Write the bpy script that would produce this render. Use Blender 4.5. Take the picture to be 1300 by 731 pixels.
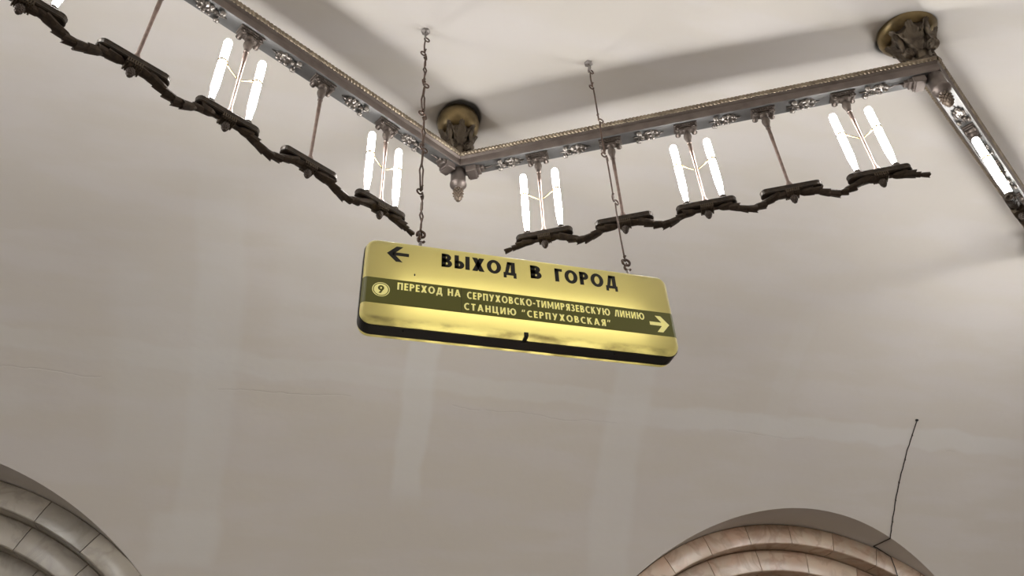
import bpy, math, random
from mathutils import Matrix, Vector
random.seed(7)
for o in list(bpy.data.objects): bpy.data.objects.remove(o)
scene = bpy.context.scene
COL = scene.collection

# ------------------------------------------------------------------ camera
EYE = 1.6
cam_d = bpy.data.cameras.new('camera'); cam = bpy.data.objects.new('camera', cam_d); COL.objects.link(cam)
rt = Vector((.96724658, -.25036843, -.04182948)); dn = Vector((.12090999, .59931899, -.79132644)); fw = Vector((.22319236, .76035018, .60996128))
cam.matrix_world = Matrix(((rt.x, -dn.x, -fw.x, 0), (rt.y, -dn.y, -fw.y, 0), (rt.z, -dn.z, -fw.z, EYE), (0, 0, 0, 1)))
cam_d.sensor_width = 36.0; cam_d.lens = 977.0 / 1300.0 * 36.0; cam_d.clip_start = .05; cam_d.clip_end = 100
scene.camera = cam

# ------------------------------------------------------------------ world, light, exposure
w = bpy.data.worlds.new('world'); scene.world = w; w.use_nodes = True
w.node_tree.nodes['Background'].inputs[0].default_value = (.5, .48, .45, 1)
w.node_tree.nodes['Background'].inputs[1].default_value = .02
TUBE_POWER = 47.0          # radiance of the lit lamp tubes
SIGN_POWER = 10.5          # radiance of the tubes inside the sign
vs = scene.view_settings
vs.view_transform = 'Standard'; vs.look = 'None'; vs.gamma = 1.0; vs.use_curve_mapping = False; vs.exposure = 0.0

# ------------------------------------------------------------------ mesh helpers
class MB:
    def __init__(s): s.v = []; s.f = []; s.sm = []
    def add(s, vs_, fs, smooth=False, M=None):
        n = len(s.v)
        s.v += [tuple(M @ Vector(p)) if M else tuple(p) for p in vs_]
        s.f += [tuple(i + n for i in f) for f in fs]; s.sm += [smooth] * len(fs); return s
    def box(s, c, d, M=None, ch=0.0):
        x, y, z = (d[0] / 2, d[1] / 2, d[2] / 2)
        if ch <= 0:
            p = [(c[0] + a * x, c[1] + b * y, c[2] + e * z) for e in (-1, 1) for a, b in ((-1, -1), (1, -1), (1, 1), (-1, 1))]
            return s.add(p, [(3, 2, 1, 0), (4, 5, 6, 7), (0, 1, 5, 4), (1, 2, 6, 5), (2, 3, 7, 6), (3, 0, 4, 7)], False, M)
        rings = [(-1, ch), (-1 + ch / z, 0), (1 - ch / z, 0), (1, ch)]
        p = []
        for e, k in rings:
            xx, yy = x - k, y - k
            for a, b in ((-1, -1), (1, -1), (1, 1), (-1, 1)): p.append((c[0] + a * xx, c[1] + b * yy, c[2] + e * z))
        fs = [(3, 2, 1, 0), (12, 13, 14, 15)]
        for r in range(3):
            for i in range(4): j = (i + 1) % 4; fs.append((r * 4 + i, r * 4 + j, r * 4 + 4 + j, r * 4 + 4 + i))
        return s.add(p, fs, False, M)
    def lathe(s, prof, n=20, M=None, smooth=True, flute=None):
        p = []; fs = []
        for r, z in prof:
            for i in range(n):
                a = 2 * math.pi * i / n; rr = r * (flute(i, n, z) if flute else 1)
                p.append((rr * math.cos(a), rr * math.sin(a), z))
        for k in range(len(prof) - 1):
            for i in range(n):
                j = (i + 1) % n; fs.append((k * n + i, k * n + j, (k + 1) * n + j, (k + 1) * n + i))
        if prof[0][0] > 1e-5: fs.append(tuple(reversed(range(n))))
        if prof[-1][0] > 1e-5: fs.append(tuple((len(prof) - 1) * n + i for i in range(n)))
        return s.add(p, fs, smooth, M)
    def ball(s, c, r, n=10, m=6, M=None):
        if not hasattr(r, '__len__'): r = (r, r, r)
        prof = [(max(math.sin(math.pi * k / m), 1e-6), -math.cos(math.pi * k / m)) for k in range(m + 1)]
        T = Matrix.Translation(c) @ Matrix.Diagonal((r[0], r[1], r[2], 1))
        return s.lathe(prof, n, (M @ T) if M else T)
    def tube(s, pts, rad, n=8, caps=True, M=None, smooth=True):
        pts = [Vector(p) for p in pts]; L = len(pts)
        if not hasattr(rad, '__len__'): rad = [rad] * L
        p = []; fs = []; up = None
        for i in range(L):
            t = (pts[min(i + 1, L - 1)] - pts[max(i - 1, 0)]).normalized()
            if up is None:
                up = Vector((0, 0, 1)) if abs(t.z) < .9 else Vector((1, 0, 0))
            sd = t.cross(up)
            if sd.length < 1e-4: sd = t.cross(Vector((0, 1, 0)))
            sd.normalize(); up = sd.cross(t).normalized()
            for k in range(n):
                a = 2 * math.pi * k / n; p.append(tuple(pts[i] + (sd * math.cos(a) + up * math.sin(a)) * rad[i]))
        for i in range(L - 1):
            for k in range(n):
                j = (k + 1) % n; fs.append((i * n + k, i * n + j, (i + 1) * n + j, (i + 1) * n + k))
        if caps: fs += [tuple(reversed(range(n))), tuple((L - 1) * n + k for k in range(n))]
        return s.add(p, fs, smooth, M)
    def mesh(s, name, mat):
        m = bpy.data.meshes.new(name); m.from_pydata(s.v, [], s.f); m.update()
        m.polygons.foreach_set('use_smooth', s.sm); m.materials.append(mat); return m

WM = {}
def link(name, data, parent=None, M=None):
    o = bpy.data.objects.new(name, data); COL.objects.link(o)
    M = M.copy() if M else Matrix.Identity(4)
    if parent:
        o.parent = parent; o.matrix_parent_inverse = WM[parent.name].inverted()
    o.matrix_basis = M; WM[o.name] = M
    return o
def tag(o, label=None, cat=None, group=None, kind=None):
    if label: o['label'] = label
    if cat: o['category'] = cat
    if group: o['group'] = group
    if kind: o['kind'] = kind
    return o
T = Matrix.Translation
RZ = lambda a: Matrix.Rotation(a, 4, 'Z')
RX = lambda a: Matrix.Rotation(a, 4, 'X')
RY = lambda a: Matrix.Rotation(a, 4, 'Y')

# ------------------------------------------------------------------ materials
def mat(name, col, rough=.5, metal=0.0, emit=None, es=0.0, noise=None, bump=None, spec=None):
    m = bpy.data.materials.new(name); m.use_nodes = True; nt = m.node_tree; b = nt.nodes['Principled BSDF']
    b.inputs['Base Color'].default_value = (*col, 1); b.inputs['Roughness'].default_value = rough; b.inputs['Metallic'].default_value = metal
    if spec is not None: b.inputs['Specular IOR Level'].default_value = spec
    if emit: b.inputs['Emission Color'].default_value = (*emit, 1); b.inputs['Emission Strength'].default_value = es
    if noise or bump:
        tc = nt.nodes.new('ShaderNodeTexCoord')
    if noise:
        sc, c2, lo, hi = noise
        n = nt.nodes.new('ShaderNodeTexNoise'); n.inputs['Scale'].default_value = sc; n.inputs['Detail'].default_value = 5
        r = nt.nodes.new('ShaderNodeMapRange'); r.inputs['From Min'].default_value = lo; r.inputs['From Max'].default_value = hi
        mx = nt.nodes.new('ShaderNodeMix'); mx.data_type = 'RGBA'; mx.inputs[6].default_value = (*col, 1); mx.inputs[7].default_value = (*c2, 1)
        nt.links.new(tc.outputs['Object'], n.inputs['Vector']); nt.links.new(n.outputs['Fac'], r.inputs['Value'])
        nt.links.new(r.outputs[0], mx.inputs[0]); nt.links.new(mx.outputs[2], b.inputs['Base Color'])
    if bump:
        sc, st, di = bump
        n = nt.nodes.new('ShaderNodeTexNoise'); n.inputs['Scale'].default_value = sc; n.inputs['Detail'].default_value = 4
        bp = nt.nodes.new('ShaderNodeBump'); bp.inputs['Strength'].default_value = st; bp.inputs['Distance'].default_value = di
        nt.links.new(tc.outputs['Object'], n.inputs['Vector']); nt.links.new(n.outputs['Fac'], bp.inputs['Height']); nt.links.new(bp.outputs[0], b.inputs['Normal'])
    return m

# vault geometry: elliptical barrel along X
VY, VZ, VA, VB = 3.30, 4.684 + EYE, 4.65, 4.224
def vault_z(y): return VZ - VB + VB * math.sqrt(max(0, 1 - ((y - VY) / VA) ** 2))
def vault_y(z): return VY + VA * math.sqrt(max(0, 1 - ((z - VZ + VB) / VB) ** 2))
# zigzag lamp line, underside of the beams
ZB = 4.08 + EYE
A2 = Vector((.765, 3.83, ZB)); B2 = Vector((3.656, 2.33, ZB))
SEG = (B2 - A2).length; ang_dn = math.atan2(B2.y - A2.y, B2.x - A2.x); ang_up = math.radians(30.3)
dup_ = Vector((math.cos(ang_up), math.sin(ang_up), 0)); ddn = Vector((math.cos(ang_dn), math.sin(ang_dn), 0))
SEG_UP = 3.32; HM_DN = (SEG - 2.088) / 2; HM_UP = .64      # margins before the first hanger
ang_up2 = math.radians(30.5); dup2 = Vector((math.cos(ang_up2), math.sin(ang_up2), 0))
VERT = [A2 - dup_ * SEG_UP - ddn * SEG, A2 - dup_ * SEG_UP, A2, B2, B2 + dup2 * SEG_UP, B2 + dup2 * SEG_UP + ddn * SEG]
VERT = [VERT[0] - dup_ * SEG_UP] + VERT + [VERT[-1] + dup_ * SEG_UP]

def plaster_material():
    m = bpy.data.materials.new('whitewashed_plaster'); m.use_nodes = True; nt = m.node_tree; N = nt.nodes; Lk = nt.links
    b = N['Principled BSDF']; b.inputs['Roughness'].default_value = .62; b.inputs['Specular IOR Level'].default_value = .25
    tc = N.new('ShaderNodeTexCoord')
    def math_(op, a, c=None, clamp=False):
        n = N.new('ShaderNodeMath'); n.operation = op; n.use_clamp = clamp
        for i, v in enumerate((a, c)):
            if v is None: continue
            if isinstance(v, (int, float)): n.inputs[i].default_value = v
            else: Lk.new(v, n.inputs[i])
        return n.outputs[0]
    def sstep(v, a, c):
        n = N.new('ShaderNodeMapRange'); n.interpolation_type = 'SMOOTHSTEP'; n.inputs[1].default_value = a; n.inputs[2].default_value = c
        n.inputs[3].default_value = 1; n.inputs[4].default_value = 0; Lk.new(v, n.inputs[0]); return n.outputs[0]
    def noise(scale, detail=4, vec=None, stretch=None):
        n = N.new('ShaderNodeTexNoise'); n.inputs['Scale'].default_value = scale; n.inputs['Detail'].default_value = detail
        src = tc.outputs['Object'] if vec is None else vec
        if stretch:
            mp = N.new('ShaderNodeMapping'); mp.inputs['Scale'].default_value = stretch; Lk.new(src, mp.inputs[0]); src = mp.outputs[0]
        Lk.new(src, n.inputs['Vector']); return n
    def mix(fac, c1, c2, mode='MIX'):
        n = N.new('ShaderNodeMix'); n.data_type = 'RGBA'; n.blend_type = mode
        for i, v in ((0, fac), (6, c1), (7, c2)):
            if isinstance(v, (int, float)): n.inputs[i].default_value = v
            elif isinstance(v, tuple): n.inputs[i].default_value = (*v, 1)
            else: Lk.new(v, n.inputs[i])
        return n.outputs[2]
    # coordinates, wobbled by noise so that brush work has ragged edges
    wob = noise(1.7, 3)
    sub = N.new('ShaderNodeVectorMath'); sub.operation = 'SUBTRACT'; Lk.new(wob.outputs['Color'], sub.inputs[0]); sub.inputs[1].default_value = (.5, .5, .5)
    scl = N.new('ShaderNodeVectorMath'); scl.operation = 'SCALE'; Lk.new(sub.outputs[0], scl.inputs[0]); scl.inputs[3].default_value = .16
    addv = N.new('ShaderNodeVectorMath'); addv.operation = 'ADD'; Lk.new(tc.outputs['Object'], addv.inputs[0]); Lk.new(scl.outputs[0], addv.inputs[1])
    sep = N.new('ShaderNodeSeparateXYZ'); Lk.new(addv.outputs[0], sep.inputs[0]); X, Y, Z = sep.outputs
    pos = N.new('ShaderNodeSeparateXYZ'); Lk.new(tc.outputs['Object'], pos.inputs[0])
    # large soft blotches, horizontal brush streaks
    n1 = noise(.8, 5); n2 = noise(1.0, 5, None, (.9, 3.5, 3.5)); n3 = noise(3.0, 6)
    col = mix(math_('MULTIPLY', n1.outputs['Fac'], 1.0), (.70, .655, .62), (.81, .775, .75))
    col = mix(sstep(n2.outputs['Fac'], .62, .36), col, (.735, .69, .635))
    col = mix(math_('MULTIPLY', n3.outputs['Fac'], .22), col, (.79, .755, .725))
    # repainted strips: (x centre, half width, z low, z high, strength, colour)
    far = math_('GREATER_THAN', pos.outputs[1], 3.0)
    white = (.82, .81, .795)
    for xc, hw, z0, z1, st, c in ((.88, .15, 2.92, 4.05, .62, white), (-.95, .20, 2.4, 4.5, .38, white), (-1.35, .45, 3.0, 4.25, .30, white), (-.15, .35, 3.9, 4.4, .22, white),
                                  (3.0, .22, 2.3, 4.2, .42, white), (4.6, .12, 3.5, 4.3, .15, white), (-1.05, .28, 2.35, 2.75, .5, white), (-2.9, .5, 3.3, 3.5, .2, white),
                                  (5.4, 2.4, 3.60, 3.74, .50, white), (.6, 2.6, 3.68, 3.80, .38, white), (-3.2, 1.0, 3.70, 3.82, .3, white)):
        mx_ = sstep(math_('ABSOLUTE', math_('SUBTRACT', X, xc)), hw * .7, hw * 1.2)
        mz_ = sstep(math_('ABSOLUTE', math_('SUBTRACT', Z, (z0 + z1) / 2 + EYE)), (z1 - z0) / 2 * .7, (z1 - z0) / 2 * 1.2)
        f = math_('MULTIPLY', math_('MULTIPLY', mx_, mz_), math_('MULTIPLY', far, st))
        col = mix(f, col, c)
    # soot and crumbled plaster around the lamp mounts
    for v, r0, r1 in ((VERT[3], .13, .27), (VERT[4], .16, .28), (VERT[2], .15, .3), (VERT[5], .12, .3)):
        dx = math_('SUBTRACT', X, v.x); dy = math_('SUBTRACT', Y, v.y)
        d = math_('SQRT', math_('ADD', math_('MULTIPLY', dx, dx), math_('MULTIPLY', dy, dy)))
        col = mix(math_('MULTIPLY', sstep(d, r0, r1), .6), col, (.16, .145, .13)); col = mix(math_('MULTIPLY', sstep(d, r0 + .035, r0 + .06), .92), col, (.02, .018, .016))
    # hairline cracks along the day joint of the plaster
    crk = noise(2.2, 5, None, (1, .2, .2))
    zc = math_('ADD', pos.outputs[2], math_('MULTIPLY', math_('SUBTRACT', crk.outputs['Fac'], .5), .10))
    line = sstep(math_('ABSOLUTE', math_('SUBTRACT', zc, 3.60 + EYE)), .0, .006)
    gate = noise(.9, 2); g = math_('GREATER_THAN', gate.outputs['Fac'], .50)
    crack = math_('MULTIPLY', math_('MULTIPLY', line, g), far)
    col = mix(math_('MULTIPLY', crack, .10), col, (.3, .28, .26))
    Lk.new(col, b.inputs['Base Color'])
    nb = noise(14, 6, None, (.8, 1.6, 1.6)); nb2 = noise(2.4, 3)
    h = math_('ADD', math_('MULTIPLY', nb.outputs['Fac'], .12), math_('MULTIPLY', nb2.outputs['Fac'], 1.0))
    h = math_('SUBTRACT', h, math_('MULTIPLY', crack, .18))
    bp = N.new('ShaderNodeBump'); bp.inputs['Strength'].default_value = .5; bp.inputs['Distance'].default_value = .014
    Lk.new(h, bp.inputs['Height']); Lk.new(bp.outputs[0], b.inputs['Normal'])
    return m
M_PLASTER = plaster_material()

def marble_material(name, ca, cb, cv, rough):
    m = bpy.data.materials.new(name); m.use_nodes = True; nt = m.node_tree; N = nt.nodes; Lk = nt.links; b = N['Principled BSDF']
    tc = N.new('ShaderNodeTexCoord'); oi = N.new('ShaderNodeObjectInfo')
    off = N.new('ShaderNodeVectorMath'); off.operation = 'MULTIPLY_ADD'
    cmb = N.new('ShaderNodeCombineXYZ')
    for i in range(3): Lk.new(oi.outputs['Random'], cmb.inputs[i])
    Lk.new(cmb.outputs[0], off.inputs[0]); off.inputs[1].default_value = (37, 19, 53); Lk.new(tc.outputs['Object'], off.inputs[2])
    n1 = N.new('ShaderNodeTexNoise'); n1.inputs['Scale'].default_value = 3.2; n1.inputs['Detail'].default_value = 7; n1.inputs['Distortion'].default_value = 1.4
    n2 = N.new('ShaderNodeTexNoise'); n2.inputs['Scale'].default_value = 2.6; n2.inputs['Detail'].default_value = 9; n2.inputs['Distortion'].default_value = .9
    Lk.new(off.outputs[0], n1.inputs[0]); Lk.new(off.outputs[0], n2.inputs[0])
    r1 = N.new('ShaderNodeMapRange'); r1.inputs[1].default_value = .36; r1.inputs[2].default_value = .64; Lk.new(n1.outputs['Fac'], r1.inputs[0])
    mx = N.new('ShaderNodeMix'); mx.data_type = 'RGBA'; rf = N.new('ShaderNodeMath'); rf.operation = 'MULTIPLY'; rf.inputs[1].default_value = 7.13; Lk.new(oi.outputs['Random'], rf.inputs[0])
    fr = N.new('ShaderNodeMath'); fr.operation = 'FRACT'; Lk.new(rf.outputs[0], fr.inputs[0])
    av = N.new('ShaderNodeMath'); av.operation = 'ADD'; Lk.new(fr.outputs[0], av.inputs[0]); Lk.new(r1.outputs[0], av.inputs[1])
    hv = N.new('ShaderNodeMath'); hv.operation = 'MULTIPLY'; Lk.new(av.outputs[0], hv.inputs[0]); hv.inputs[1].default_value = .5; Lk.new(hv.outputs[0], mx.inputs[0]); mx.inputs[6].default_value = (*ca, 1); mx.inputs[7].default_value = (*cb, 1)
    rp = N.new('ShaderNodeValToRGB'); e = rp.color_ramp.elements; e[0].position = .44; e[0].color = (0, 0, 0, 1); e[1].position = .50; e[1].color = (1, 1, 1, 1)
    e2 = e.new(.58); e2.color = (0, 0, 0, 1); Lk.new(n2.outputs['Fac'], rp.inputs[0])
    ml = N.new('ShaderNodeMath'); ml.operation = 'MULTIPLY'; Lk.new(rp.outputs[0], ml.inputs[0]); ml.inputs[1].default_value = .45
    mv = N.new('ShaderNodeMix'); mv.data_type = 'RGBA'; Lk.new(ml.outputs[0], mv.inputs[0]); Lk.new(mx.outputs[2], mv.inputs[6]); mv.inputs[7].default_value = (*cv, 1)
    hs = N.new('ShaderNodeHueSaturation'); rr = N.new('ShaderNodeMapRange'); rr.inputs[3].default_value = .74; rr.inputs[4].default_value = 1.16
    Lk.new(oi.outputs['Random'], rr.inputs[0]); Lk.new(rr.outputs[0], hs.inputs['Value']); Lk.new(mv.outputs[2], hs.inputs['Color'])
    Lk.new(hs.outputs[0], b.inputs['Base Color']); b.inputs['Roughness'].default_value = rough
    return m
M_MARBLE_WARM = marble_material('pink_beige_marble', (.64, .54, .42), (.62, .40, .29), (.36, .22, .15), .18)
M_MARBLE_GREY = marble_material('grey_marble', (.50, .45, .38), (.43, .39, .33), (.28, .25, .21), .18)
M_SILVER = mat('brushed_silver', (.215, .212, .212), .5, .75, noise=(9, (.17, .165, .162), .35, .7), bump=(60, .12, .002))
M_SIDE = mat('patinated_silver', (.225, .19, .172), .5, .7, noise=(11, (.165, .135, .12), .35, .7))
M_ROPE = mat('gilded_rope', (.36, .30, .22), .42, .85, noise=(20, (.20, .16, .12), .35, .7))
M_CAST = mat('cast_silver', (.36, .33, .305), .36, .9, noise=(30, (.20, .175, .155), .4, .7))
M_BRACKET = mat('bronze_bracket', (.16, .132, .115), .48, .75, noise=(25, (.09, .072, .062), .4, .7))
M_ROD = mat('copper_brown_rod', (.27, .20, .17), .42, .8, noise=(30, (.19, .135, .115), .4, .7))
M_DARK = mat('blackened_bronze', (.052, .042, .034), .5, .6, noise=(30, (.095, .07, .05), .45, .75), bump=(50, .2, .004))
M_LEAF = mat('brown_bronze_leaf', (.085, .062, .045), .5, .6, noise=(40, (.05, .04, .032), .4, .7))
M_BIND = mat('worn_brass_binding', (.11, .085, .06), .48, .7)
M_BRASS = mat('aged_brass', (.33, .25, .125), .36, .95, noise=(7, (.14, .105, .06), .4, .75))
M_CAP = mat('dark_bronze_capital', (.19, .155, .115), .48, .75, noise=(14, (.085, .068, .054), .4, .7))
M_CONE = mat('pine_cone_bronze', (.20, .155, .12), .55, .6)
M_TUBE = mat('lit_tube', (1, 1, 1), .3, 0, (1.0, .985, .955), TUBE_POWER)
M_IRON = mat('rusty_wire', (.10, .07, .055), .55, .6, noise=(40, (.16, .10, .075), .4, .7))
M_STEEL = mat('galvanised_steel', (.30, .275, .26), .5, .8)
M_CABLE = mat('black_cable', (.045, .034, .03), .7)
M_HOLE = mat('black_hole', (.01, .009, .008), .9)
M_MORTAR = mat('dark_mortar', (.09, .07, .055), .9)
M_BLACK = mat('black_paint', (.011, .011, .012), .5)
M_CASE = mat('black_case_metal', (.02, .019, .019), .38, .1)
M_CREAM = mat('lit_cream_lettering', (.5, .46, .25), .5, 0, (.80, .72, .24), .62)
M_BAND = mat('olive_band_film', (.045, .044, .016), .45, 0, (.12, .112, .012), .40)
M_INNER = mat('sign_tube', (1, 1, 1), .4, 0, (1, .95, .78), SIGN_POWER)
M_FLOOR = mat('pale_granite_floor', (.52, .48, .44), .4, noise=(6, (.42, .38, .35), .4, .7))  # unseen floor, colour paled to bounce more fill light onto the lower vault
M_WALLM = mat('pale_marble_wall', (.62, .58, .53), .35, noise=(3, (.5, .46, .42), .4, .7))
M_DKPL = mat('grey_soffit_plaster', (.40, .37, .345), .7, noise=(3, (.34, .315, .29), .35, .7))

def acrylic_material():
    m = bpy.data.materials.new('yellow_acrylic'); m.use_nodes = True; nt = m.node_tree; N = nt.nodes; Lk = nt.links
    N.remove(N['Principled BSDF']); out = N['Material Output']
    tr = N.new('ShaderNodeBsdfTranslucent'); di = N.new('ShaderNodeBsdfDiffuse'); gl = N.new('ShaderNodeBsdfGlossy')
    tc = N.new('ShaderNodeTexCoord'); n = N.new('ShaderNodeTexNoise'); n.inputs['Scale'].default_value = 8; n.inputs['Detail'].default_value = 8
    mp = N.new('ShaderNodeMapping'); mp.inputs['Scale'].default_value = (1, 1, 3); Lk.new(tc.outputs['Object'], mp.inputs[0]); Lk.new(mp.outputs[0], n.inputs[0])
    sp = N.new('ShaderNodeSeparateXYZ'); Lk.new(tc.outputs['Object'], sp.inputs[0])
    # dust that has settled along the lower lip of the cover
    mr = N.new('ShaderNodeMapRange'); mr.interpolation_type = 'SMOOTHSTEP'; mr.inputs[1].default_value = -.246; mr.inputs[2].default_value = -.222; mr.inputs[3].default_value = 1; mr.inputs[4].default_value = 0
    Lk.new(sp.outputs[2], mr.inputs[0])
    nr = N.new('ShaderNodeMapRange'); nr.inputs[1].default_value = .42; nr.inputs[2].default_value = .68; Lk.new(n.outputs['Fac'], nr.inputs[0])
    du = N.new('ShaderNodeMath'); du.operation = 'MULTIPLY'; Lk.new(mr.outputs[0], du.inputs[0]); Lk.new(nr.outputs[0], du.inputs[1])
    mx = N.new('ShaderNodeMix'); mx.data_type = 'RGBA'; mx.inputs[6].default_value = (.74, .65, .25, 1); mx.inputs[7].default_value = (.16, .12, .04, 1); Lk.new(du.outputs[0], mx.inputs[0])
    Lk.new(mx.outputs[2], tr.inputs[0]); di.inputs[0].default_value = (.42, .39, .25, 1)
    gl.inputs['Roughness'].default_value = .28
    m1 = N.new('ShaderNodeMixShader'); m1.inputs[0].default_value = .55; Lk.new(di.outputs[0], m1.inputs[1]); Lk.new(tr.outputs[0], m1.inputs[2])
    lw = N.new('ShaderNodeLayerWeight'); lw.inputs[0].default_value = .25
    m2 = N.new('ShaderNodeMixShader'); Lk.new(lw.outputs['Fresnel'], m2.inputs[0]); Lk.new(m1.outputs[0], m2.inputs[1]); Lk.new(gl.outputs[0], m2.inputs[2])
    Lk.new(m2.outputs[0], out.inputs['Surface'])
    return m
M_ACR = acrylic_material()

# ------------------------------------------------------------------ the hall
X0, X1 = -13.0, 17.0
ARCH = [dict(x=-3.45, z=.14 + EYE, r=3.0), dict(x=5.22, z=.0 + EYE, r=3.06)]
YW = 7.43
def cut_z(x):
    for a in ARCH:
        d = abs(x - a['x'])
        if d < a['r'] - 1e-6: return a['z'] + math.sqrt(a['r'] ** 2 - d * d)
    return None
xs = []
edges = [X0]
for a in ARCH:
    edges += [a['x'] - a['r'], a['x'] + a['r']]
edges.append(X1)
ceil_b = MB(); ZS = VZ - VB
def far_columns(xl, zl):
    """grid of the far half of the vault: columns xl that end at heights zl"""
    NT = 44; p = []; fs = []
    for x, zc in zip(xl, zl):
        t1 = math.acos(max(-1, min(1, (zc - ZS) / VB))) if zc > ZS else math.pi / 2
        for k in range(NT + 1):
            t = t1 * k / NT; p.append((x, VY + VA * math.sin(t), ZS + VB * math.cos(t)))
    n = NT + 1
    for i in range(len(xl) - 1):
        for k in range(NT): fs.append((i * n + k, i * n + k + 1, (i + 1) * n + k + 1, (i + 1) * n + k))
    ceil_b.add(p, fs, True)
for i in range(len(edges) - 1):
    a, b = edges[i], edges[i + 1]
    if i % 2 == 0:
        n = max(2, int((b - a) / .2)); xl = [a + (b - a) * k / n for k in range(n + 1)]
        far_columns(xl, [ZS] * (n + 1))
    else:
        ar = ARCH[i // 2]; n = 120
        xl = [ar['x'] - ar['r'] * math.cos(math.pi * k / n) for k in range(n + 1)]
        far_columns(xl, [max(ZS, ar['z'] + ar['r'] * math.sin(math.pi * k / n)) for k in range(n + 1)])
# near half of the vault, behind the viewer
p = []; fs = []; NT = 40; cols = [X0 + (X1 - X0) * k / 60 for k in range(61)]
for x in cols:
    for k in range(NT + 1):
        t = -math.pi / 2 * k / NT; p.append((x, VY + VA * math.sin(t), ZS + VB * math.cos(t)))
for i in range(60):
    for k in range(NT): fs.append((i * (NT + 1) + k, (i + 1) * (NT + 1) + k, (i + 1) * (NT + 1) + k + 1, i * (NT + 1) + k + 1))
ceil_b.add(p, fs, True)
ceiling = tag(link('ceiling', ceil_b.mesh('ceiling', M_PLASTER)), 'whitewashed curved barrel vault over the hall', kind='structure')
# soffits of the niches cut into the vault above each archway
for ar in ARCH:
    mb = MB(); n = 96; p = []; fs = []
    for k in range(n + 1):
        th = math.pi * k / n; x = ar['x'] - ar['r'] * math.cos(th); z = ar['z'] + ar['r'] * math.sin(th)
        y0 = vault_y(z) if z > ZS else VY + VA
        y1 = max(YW + .1, y0)
        for q in range(5): p.append((x, y0 + (y1 - y0) * q / 4, z))
    for k in range(n):
        for q in range(4): fs.append((k * 5 + q, k * 5 + q + 1, (k + 1) * 5 + q + 1, (k + 1) * 5 + q))
    mb.add(p, fs, True); link('niche_soffit', mb.mesh('niche_soffit', M_PLASTER), ceiling)
# floor and lower walls
mb = MB(); mb.box(((X0 + X1) / 2, 4.0, -.05), (X1 - X0, 15.0, .1)); tag(link('floor', mb.mesh('floor', M_FLOOR)), kind='structure')
mb = MB()
for i in range(0, len(edges), 2):
    a, b = edges[i], edges[i + 1]; mb.box(((a + b) / 2, VY + VA + .10, ZS / 2), (b - a, .2, ZS))
tag(link('wall_back', mb.mesh('wall_back', M_WALLM)), kind='structure')
mb = MB(); mb.box(((X0 + X1) / 2, VY - VA - .1, ZS / 2), (X1 - X0, .2, ZS)); tag(link('wall_front', mb.mesh('wall_front', M_WALLM)), kind='structure')
for nm, xx in (('wall_left', X0 - .1), ('wall_right', X1 + .1)):
    mb = MB(); mb.box((xx, VY + 1, VZ / 2), (.2, 13, VZ + .2)); tag(link(nm, mb.mesh(nm, M_PLASTER)), kind='structure')

# archways: three stepped rings of marble blocks
RINGS = [(3.055, .215, YW, 8.3, 10.4, 1.0), (2.835, .235, YW + .19, 8.4, 12.9, -6.3), (2.60, .24, YW + .40, 8.6, 12.9, 2.0)]
def ring_block(cx, cz, ro, h, y0, y1, t0, t1, m):
    """one voussoir between angles t0 and t1 (from the vertical), front slightly rounded"""
    mb = MB(); ns = 4; ri = ro - h; g = .008 / ro; t0 += g / 2; t1 -= g / 2
    prof = [(ro, y1), (ro, y0 + .012), (ro - .008, y0 + .004), (ro - h * .35, y0 - .001), (ro - h * .7, y0 + .0), (ri + .010, y0 + .003), (ri + .003, y0 + .006), (ri, y0 + .014), (ri, y1)]
    k = len(prof); ns = 6
    pt = lambda t, q: (cx + prof[q][0] * math.sin(t), prof[q][1], cz + prof[q][0] * math.cos(t))
    ts = [t0 + (t1 - t0) * i / ns for i in range(ns + 1)]
    for run in ((0, 1), (1, 2), (2, 3, 4, 5), (5, 6, 7), (7, 8)):
        p = [pt(t, q) for t in ts for q in run]; m_ = len(run)
        mb.add(p, [(i * m_ + q, i * m_ + q + 1, (i + 1) * m_ + q + 1, (i + 1) * m_ + q) for i in range(ns) for q in range(m_ - 1)], True)
    mb.add([pt(t0, q) for q in range(k)], [tuple(range(k))]); mb.add([pt(t1, q) for q in range(k)], [tuple(reversed(range(k)))])
    return mb.mesh('marble_block', m)
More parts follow.
